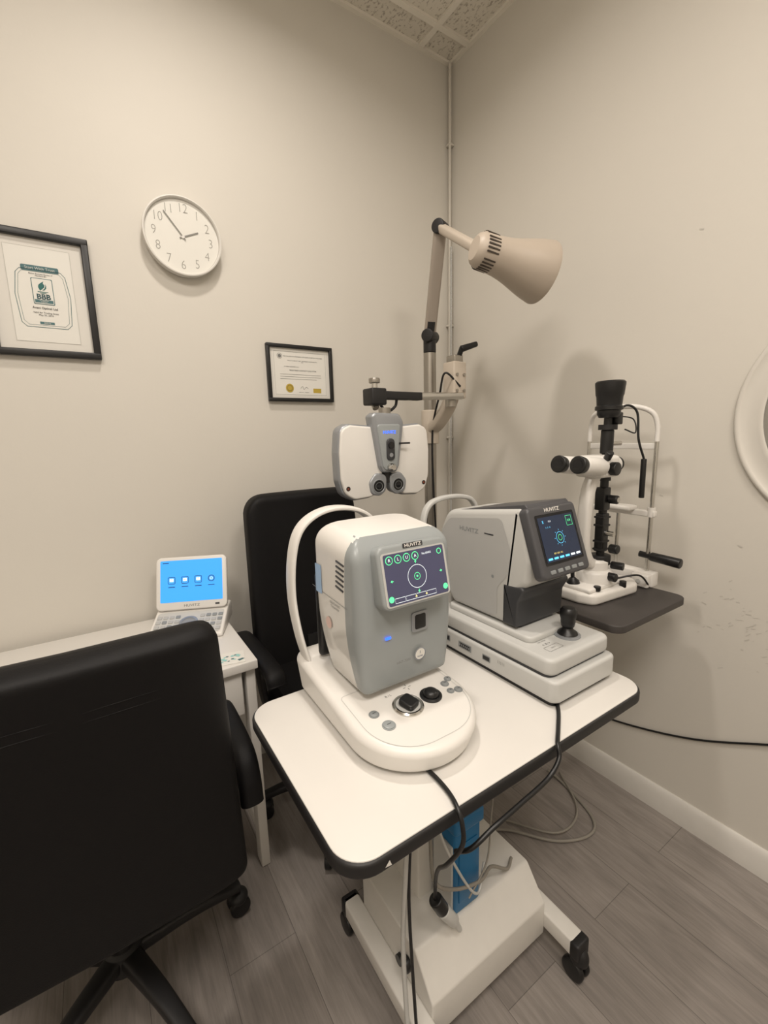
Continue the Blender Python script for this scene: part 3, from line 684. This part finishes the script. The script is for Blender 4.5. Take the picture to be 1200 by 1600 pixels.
p.bx((-.405,-1.085,1.236),(-.315,-.995,1.298),WHITE,.012,seg=4); p.cyl((-.34,-1.04,1.265),(-.27,-1.04,1.268),.026,WHITE,bev=.003); p.cyl((-.27,-1.04,1.268),(-.255,-1.04,1.268),.022,BLACK)
p.cyl((-.365,-1.085,1.262),(-.365,-1.105,1.262),.019,BLACK,bev=.003); p.cyl((-.39,-1.085,1.29),(-.40,-1.10,1.31),.010,BLACK,bev=.003)
for y in (-1.010,-1.070):
    p.cyl((-.39,y,1.268),(-.480,y,1.277),.026,WHITE,r1=.024,bev=.003); p.cyl((-.479,y,1.277),(-.503,y,1.280),.022,BLACK,r1=.025,bev=.004); p.cyl((-.5035,y,1.280),(-.504,y,1.280),.015,GLASS)
p.done()
p=Part('illumination_tower',t,'black illumination tower with knurled lamp housing'); TX,TY=-.30,-1.03
p.cyl((TX,TY,.975),(TX,TY,1.41),.012,BLACK); p.bx((TX-.016,TY-.014,1.0),(TX+.016,TY+.014,1.12),BLACK,.004); p.cyl((TX,TY,1.30),(TX,TY,1.37),.018,BLACK,bev=.003)
p.cyl((TX,TY,1.37),(TX,TY,1.385),.026,BLACKM); p.bx((TX-.022,TY-.016,1.13),(TX+.012,TY+.016,1.20),BLACK,.004); p.cyl((TX,TY-.018,1.165),(TX,TY-.045,1.165),.013,BLACK,bev=.003); p.cyl((TX-.0,TY-.045,1.165),(TX,TY-.047,1.165),.008,CHROME)
p.cyl((TX+.0,TY-.012,1.06),(TX,TY-.04,1.06),.008,CHROME); p.bx((TX+.01,TY-.025,1.385),(TX+.035,TY+.0,1.42),BLACK,.003)
for z in (1.22,1.245,1.27): p.cyl((TX,TY,z),(TX,TY,z+.01),.017,BLACKM)
for z in (1.005,1.03,1.08,1.105): p.bx((TX-.019,TY-.016,z),(TX+.019,TY+.016,z+.006),BLACKM,.001)
p.cyl((TX,TY,.96),(TX,TY,.99),.03,BLACKM,bev=.003); p.cyl((TX,TY-.03,1.015),(TX,TY-.055,1.015),.014,BLACK,bev=.003); p.cyl((TX+.01,TY,1.33),(TX+.04,TY-.02,1.33),.007,CHROME)
p.lathe([(0,1.405),(.026,1.405),(.032,1.415),(.032,1.425),(.038,1.428),(.038,1.437),(.034,1.44),(.036,1.465),(.038,1.47),(.041,1.5),(.041,1.505),(.037,1.509),(0,1.509)],BLACK,Matrix.Translation((TX,TY,0)))
p.done()
p=Part('chin_rest_frame',t,'chrome and white chin rest frame'); cx_=-.10
for y in (-1.076,-.85):
    p.cyl((cx_,y,SZ+.04),(cx_,y,1.34),.0065,CHROME,n=16)
p.tube([(cx_,-1.076,1.33),(cx_,-1.074,1.38),(cx_-.01,-1.06,1.42),(cx_-.03,-1.015,1.440),(cx_-.03,-.93,1.440),(cx_-.02,-.875,1.42),(cx_,-.852,1.38),(cx_,-.85,1.33)],.0078,WHITE)
p.bx((cx_-.02,-1.105,SZ+.0005),(cx_+.02,-.82,SZ+.05),WHITE,.006); p.bx((cx_-.04,-1.10,SZ+.001),(cx_-.012,-1.045,SZ+.045),WHITE,.006); p.cyl((cx_-.04,-1.072,SZ+.022),(cx_-.043,-1.072,SZ+.022),.007,LGREY)
p.box((cx_-.02,-.985,1.115),(.05,.09,.016),WHITE,.006); p.box((cx_,-.985,1.10),(.02,.21,.02),WHITE,.004); p.cyl((cx_,-1.076,1.09),(cx_,-1.076,1.12),.012,WHITE); p.cyl((cx_,-.97,SZ+.04),(cx_,-.97,1.10),.006,CHROME)
p.band([(cx_,-1.07,1.315),(cx_-.0,-1.03,1.315),(cx_+.015,-.963,1.315),(cx_,-.90,1.315),(cx_,-.856,1.315)],.020,.005,Z_,WHITE)
p.done()
p=Part('hand_grip',t,'black hand grip'); p.cyl((cx_,-1.05,.962),(cx_,-1.09,.960),.010,BLACK); p.cyl((cx_,-1.085,.960),(cx_,-1.175,.955),.0145,BLACK,r1=.016,bev=.004); p.done()
p=Part('lamp_cord',t,'black cord with hanging handle'); p.tube([(TX+.02,TY,1.40),(TX+.07,TY-.01,1.44),(TX+.10,TY-.03,1.42),(TX+.10,TY-.04,1.34),(TX+.12,TY-.05,1.28)],.0035,BLACK)
p.cyl((TX+.12,TY-.05,1.28),(TX+.122,TY-.05,1.16),.008,BLACK,bev=.002); p.tube([(TX+.02,TY-.01,1.41),(TX+.08,TY-.03,1.40),(TX+.06,TY-.05,1.36),(TX+.02,TY-.04,1.37)],.002,BLACK); p.done()
p=Part('base_cord',t,'thin black cord'); p.tube([(-.25,-1.06,SZ+.05),(-.2,-1.10,SZ+.06),(-.14,-1.10,SZ+.02),(-.12,-1.09,SZ+.005)],.003,BLACK); p.done()

# ---------------------------------------------------------------- desk
t=thing('desk',(-1.62,-.30,0),'white writing desk with drawer unit against the wall','desk')
DZ=.73
Part('desk_top',t).bx((-2.05,-.555,DZ-.028),(-1.245,-.03,DZ),WHITE2,.003).done()
for (lx,ly) in [(-1.262,-.505),(-1.262,-.06),(-2.03,-.505),(-2.03,-.06)]:
    p=Part('leg',t); p.bx((lx-.014,ly-.025,0.001),(lx+.014,ly+.025,DZ-.028),WHITE2,.003); p.done()
for zz in (.10,.60):
    p=Part('side_rail',t); p.bx((-1.272,-.50,zz),(-1.252,-.06,zz+.05),WHITE2,.002); p.done()
p=Part('drawer_cabinet',t); p.bx((-1.60,-.52,.555),(-1.285,-.06,DZ-.029),WHITE2,.002); p.done()
p=Part('drawer',t); p.bx((-1.595,-.537,.56),(-1.29,-.52,.695),WHITE2,.002); p.bx((-1.47,-.5385,.675),(-1.41,-.536,.688),BLACKM); p.done()
p=Part('paper_card',label='small white card with teal leaf print on the desk',cat='card')
W=plM((-1.325,-.50,DZ+.0006),(.97,-.2,0),(.2,.97,0)); p.box((0,0,.0005),(.11,.075,.001),PAPER,M=W)
for i in range(14):
    a,b_=random.uniform(-.01,.05),random.uniform(-.033,.015); s_=random.uniform(.004,.009); an=random.random()*3
    p.poly(W,[(a+s_*math.cos(an+k),b_+s_*.8*math.sin(an+k)) for k in (0,1.2,2.6,4.4)],random.choice([TEAL,TEALL]),.0013+i*.00004)
p.done()

# console
t=thing('control_console',(-1.345,-.17,DZ),'white tilting touch screen console with blue display and keypad','medical device')
CM=Matrix.Translation((-1.345,-.165,DZ+.001))@Matrix.Rotation(math.radians(-24),4,'Z')
p=Part('keypad_base',t,'white base with grey keypad',M=CM)
p.side(rpoly([(-.135,.0),(.055,0),(.055,.060),(-.01,.058),(-.132,.012)],[.004,.01,.015,.01,.005],4),-.118,.118,WHITE,.006)
W=plM((0,-.071,.0355),X_,(0,.122,.046)); p.poly(W,rrect(-.108,-.056,.108,.050,.01,5),LGREY,.0012)
for r_ in range(4):
    for c_ in range(11):
        if 4<=c_<=6: continue
        p.prism(rrect(-.099+c_*.0198-.0075,-.042+r_*.022-.007,-.099+c_*.0198+.0075,-.042+r_*.022+.007,.003,3),.001,.0035,random.choice([LGREY2,LGREY2,MGREY]),.001,M=W)
p.lathe([(0,.001),(.030,.001),(.030,.005),(.026,.007),(.016,.005),(0,.005)],SILV,W@Matrix.Translation((0,-.008,0))); p.ring(W,0,-.008,.021,.002,MGREY,.0072)
p.done()
Wm=CM@plM((0,.005,.148),X_,(0,.32,.95))
p=Part('display',t,'white bezel around a bright blue display')
p.prism(rrect(-.118,-.092,.118,.092,.018,8),-.018,.0,WHITE,.005,M=Wm); p.poly(Wm,rrect(-.103,-.064,.103,.080,.003,3),SCRB,.0008); z=.0014
p.text(Wm,'HUVITZ',0,-.078,.012,INKG,.0008,sx=1.25); p.rect(Wm,.085,-.078,.014,.006,DGREY,.0008)
p.rect(Wm,-.085,.072,.02,.003,NAVY,z)
for i in range(4):
    x=-.066+i*.044
    if i<3:
        p.loop(Wm,rrect(x-.011,-.001,x+.011,.022,.003,3),.0018,NAVY,z); p.rect(Wm,x,.012,.013,.011,WHT,z,r=.002)
        for k in (-1,0,1): p.seg(Wm,(x-.004,.012+k*.003),(x+.004,.012+k*.003),.0009,NAVY,z+.0004)
    else: p.ring(Wm,x,.011,.010,.0025,NAVY,z); p.ring(Wm,x,.011,.004,.0015,WHT,z)
    p.rect(Wm,x,-.012,.022,.0025,NAVY,z)
p.done()

# ---------------------------------------------------------------- chairs
def chair(cx,cy,yaw,a0,label,zs=.47,zb0=.42,zb1=1.04,yb=-.26,bw=.25,taper=.03,arm=.295,az=.665,ay=(-.23,.07),rt=.06,aw=.060):
    t=thing('office_chair',(cx,cy,0),label,'chair')
    M=Matrix.Translation((cx,cy,0))@Matrix.Rotation(yaw,4,'Z')
    p=Part('star_base',t,'black five-spoke base',M=M); p.lathe([(0,.085),(.042,.085),(.046,.10),(.042,.14),(.03,.15),(0,.15)],BLACKM)
    ang=[math.radians(a0+72*i)-0 for i in range(5)]
    for a in ang:
        d=V((math.cos(a),math.sin(a),0)); s_=V((-d.y,d.x,0))
        p.band([d*.03+V((0,0,.118)),d*.16+V((0,0,.112)),d*.29+V((0,0,.085))],lambda u:.050-.018*u,lambda u:.040-.016*u,s_,BLACKM)
    p.done()
    for a in ang:
        d=V((math.cos(a),math.sin(a),0)); s_=V((-d.y,d.x,0)); c_=d*.285+V((0,0,.03))
        p=Part('caster',t,'black twin caster',M=M)
        for k in (-1,1): p.cyl(c_+s_*k*.004,c_+s_*k*.024,.0285,BLACK,bev=.004,n=24)
        p.cyl(c_+V((0,0,.0)),c_+V((0,0,.055)),.009,BLACKM); p.sph(c_+V((0,0,.022)),(.028,.028,.02),BLACKM); p.done()
    p=Part('gas_lift',t,'black gas lift',M=M); p.cyl((0,0,.14),(0,0,zs-.10),.026,BLACKM); p.cyl((0,0,.14),(0,0,.26),.034,BLACKM,bev=.003); p.bx((-.11,-.14,zs-.115),(.11,.14,zs-.085),BLACKM,.008)
    p.cyl((.1,.02,zs-.10),(.24,.02,zs-.10),.006,BLACKM); p.done()
    p=Part('seat',t,'black padded leather seat',M=M); R=[]
    for k in range(9):
        u=k/8; z=zs-.085+u*.11; ins=.02*(abs(2*u-1))**3+.008
        R.append([( (.255-ins)*se(a,4.5)[0],.01+(.25-ins)*se(a,4.5)[1],z+(.018*math.cos(se(a,4)[1]*1.2) if u>.5 else 0)) for a in [2*math.pi*j/48 for j in range(48)]])
    p.rings(R,LEATH); p.done()
    p=Part('backrest',t,'tall black padded backrest with stitched seam',M=M); R=[]; n=44; Hh=zb1-zb0; back=[]
    for k in range(n+1):
        u=.5-.5*math.cos(math.pi*k/n); z=zb0+Hh*u
        rb=.035
        wz=bw-taper*u
        if z>zb1-rt: wz-= rt-math.sqrt(max(0,rt*rt-(z-(zb1-rt))**2))
        if z<zb0+rb: wz-= rb-math.sqrt(max(0,rb*rb-((zb0+rb)-z)**2))
        th=.042; e_=min(z-zb0,zb1-z); th*= math.sqrt(max(0.02,1-(1-min(1,e_/.024))**2))
        yc=yb-.06*u-.004*math.sin(math.pi*u)+ .02*(1-u)
        R.append([(wz*se(a,11)[0],yc+th*se(a,4.2)[1]+.010*(se(a,11)[0])**2,z) for a in [2*math.pi*j/80 for j in range(80)]])
        back.append((wz,yc,z,th))
    p.rings(R,LEATH)
    for uz in (.835,.862):
        z=zb0+Hh*uz; wz,yc,zz,th=min(back,key=lambda q:abs(q[2]-z))
        p.tube([(wz*s_,yc-th*abs(1-abs(s_)**6)**(1/6)+.0010+.010*s_*s_,z) for s_ in [-.985,-.95,-.85,-.6,-.3,0,.3,.6,.85,.95,.985]],.0013,LEATH,n=6)
    p.done(60)
    p=Part('back_bracket',t,'black steel back bracket',M=M); p.band([(0,-.05,zs-.10),(0,yb+.06,zs-.10),(0,yb+.065,zs-.02),(0,yb+.05,zb0+.12)],.09,.012,X_,BLACKM); p.done()
    for s_ in (-1,1):
        p=Part('armrest',t,'black curved padded armrest',M=M); x=s_*arm
        p.band([(x,ay[0]-.045,az-.10),(x,ay[0]-.035,az-.045),(x,ay[0],az-.006),(x,(ay[0]+ay[1])/2,az+.006),(x,ay[1]-.03,az+.002),(x,ay[1],az-.03)],aw,.036,X_,LEATH,p=2.6)
        p.band([(x,(ay[0]+ay[1])/2,az),(x-.003*s_,(ay[0]+ay[1])/2,az-.10),(x-.02*s_,(ay[0]+ay[1])/2,zs-.04),(x-.06*s_,(ay[0]+ay[1])/2,zs-.092),(x-.16*s_,(ay[0]+ay[1])/2+.02,zs-.098)],.06,.020,(0,1,0),BLACKM)
        p.done()
    return t
chair(-1.658,-.65,0,6,'black leather office chair with tall back pulled up to the desk',arm=.285,az=.672,bw=.262,taper=.034,rt=.034,zb1=1.048,ay=(-.19,.03),aw=.05)
chair(-.925,-.42,math.pi,56,'black leather office chair standing behind the instrument table',zs=.50,zb0=.50,zb1=1.168,yb=-.20,bw=.24,arm=.275,az=.665,ay=(-.20,.16),taper=.02,rt=.075)

# ---------------------------------------------------------------- cables
p=Part('power_cable',label='black power cable draped over the table edge from the white machine',cat='cable')
p.tube([(-1.128,-1.19,.756),(-1.128,-1.235,.756),(-1.132,-1.27,.756),(-1.140,-1.297,.755),(-1.142,-1.312,.735),(-1.140,-1.310,.69),(-1.13,-1.26,.60),(-1.09,-1.19,.50),(-1.065,-1.15,.42),(-1.055,-1.135,.345)],.0042,BLACK); p.done()
p=Part('power_cable',label='black power cable hanging from the grey machine along the table front',cat='cable')
p.tube([(-.74,-1.20,.755),(-.78,-1.235,.755),(-.83,-1.27,.755),(-.87,-1.297,.754),(-.882,-1.310,.735),(-.92,-1.314,.712),(-1.0,-1.315,.700),(-1.07,-1.315,.690),(-1.115,-1.305,.665),(-1.118,-1.27,.63)],.0045,BLACK); p.done()
p=Part('floor_cable',label='grey cable looped loosely on the floor',cat='cable')
p.tube([(-.19,-.80,.02),(-.186,-.87,.006),(-.235,-1.02,.006),(-.31,-1.06,.006),(-.423,-1.01,.006),(-.523,-.89,.006),(-.60,-.84,.006)],.005,CABG); p.tube([(-.15,-.83,.01),(-.26,-.98,.016),(-.40,-1.0,.017),(-.50,-.86,.006)],.004,CABG); p.done()
p=Part('wall_cable',label='thin black cable sagging along the wall above the baseboard',cat='cable')
p.tube([(-.006,-.55,.24),(-.006,-.75,.235),(-.006,-.95,.255),(-.006,-1.2,.33),(-.006,-1.41,.437),(-.006,-1.7,.6)],.0035,BLACK,n=8); p.done()
p=Part('hanging_cable',label='thin white and black cables hanging under the table',cat='cable')
p.tube([(-1.17,-1.20,.72),(-1.172,-1.19,.55),(-1.168,-1.17,.35),(-1.168,-1.18,.15),(-1.172,-1.2,.01)],.005,LGREY); p.tube([(-1.15,-1.19,.72),(-1.162,-1.185,.5),(-1.160,-1.19,.3),(-1.158,-1.2,.13)],.0035,BLACK)
p.done()
p=Part('coiled_cable',label='black and pale grey cords bundled around the blue box',cat='cable')
p.tube([(-1.04,-1.10,.47),(-1.06,-1.14,.40),(-1.0,-1.142,.34),(-.92,-1.142,.31),(-.86,-1.12,.29),(-.80,-1.12,.245),(-.76,-1.10,.235)],.0042,CABG); p.tube([(-1.02,-1.09,.62),(-1.03,-1.12,.50),(-.99,-1.142,.38),(-.93,-1.142,.28),(-.885,-1.12,.32)],.0032,LGREY)
p.tube([(-.88,-1.1,.68),(-.86,-1.12,.55),(-.875,-1.13,.44),(-.90,-1.142,.35),(-.96,-1.145,.29)],.0022,CABG); p.tube([(-1.06,-1.12,.69),(-1.07,-1.15,.62),(-1.04,-1.16,.55),(-1.0,-1.14,.60),(-1.0,-1.12,.68)],.004,BLACK); p.done()

# ---------------------------------------------------------------- lights
def area(nm,loc,sz,power,col=(1,.915,.825),sy=None,rot=(0,0,0),spread=None):
    l=bpy.data.lights.new(nm,'AREA');l.energy=power;l.color=col;l.size=sz
    if sy: l.shape='RECTANGLE';l.size_y=sy
    if spread: l.spread=math.radians(spread)
    o=bpy.data.objects.new(nm,l);o.location=loc;o.rotation_euler=rot;C.objects.link(o)
area('ceiling_light',(-1.22,-.84,H-.015),.14,12.5,spread=160)
area('ceiling_light_middle',(-1.0,-2.3,H-.015),.5,22,sy=.5)
area('ceiling_light_rear',(-2.2,-2.3,H-.015),.6,42,sy=1.1)
w=bpy.data.worlds.new('w');bpy.context.scene.world=w;w.use_nodes=True
w.node_tree.nodes['Background'].inputs[0].default_value=(1,.93,.85,1);w.node_tree.nodes['Background'].inputs[1].default_value=.3
bpy.context.scene.view_settings.view_transform='Standard'
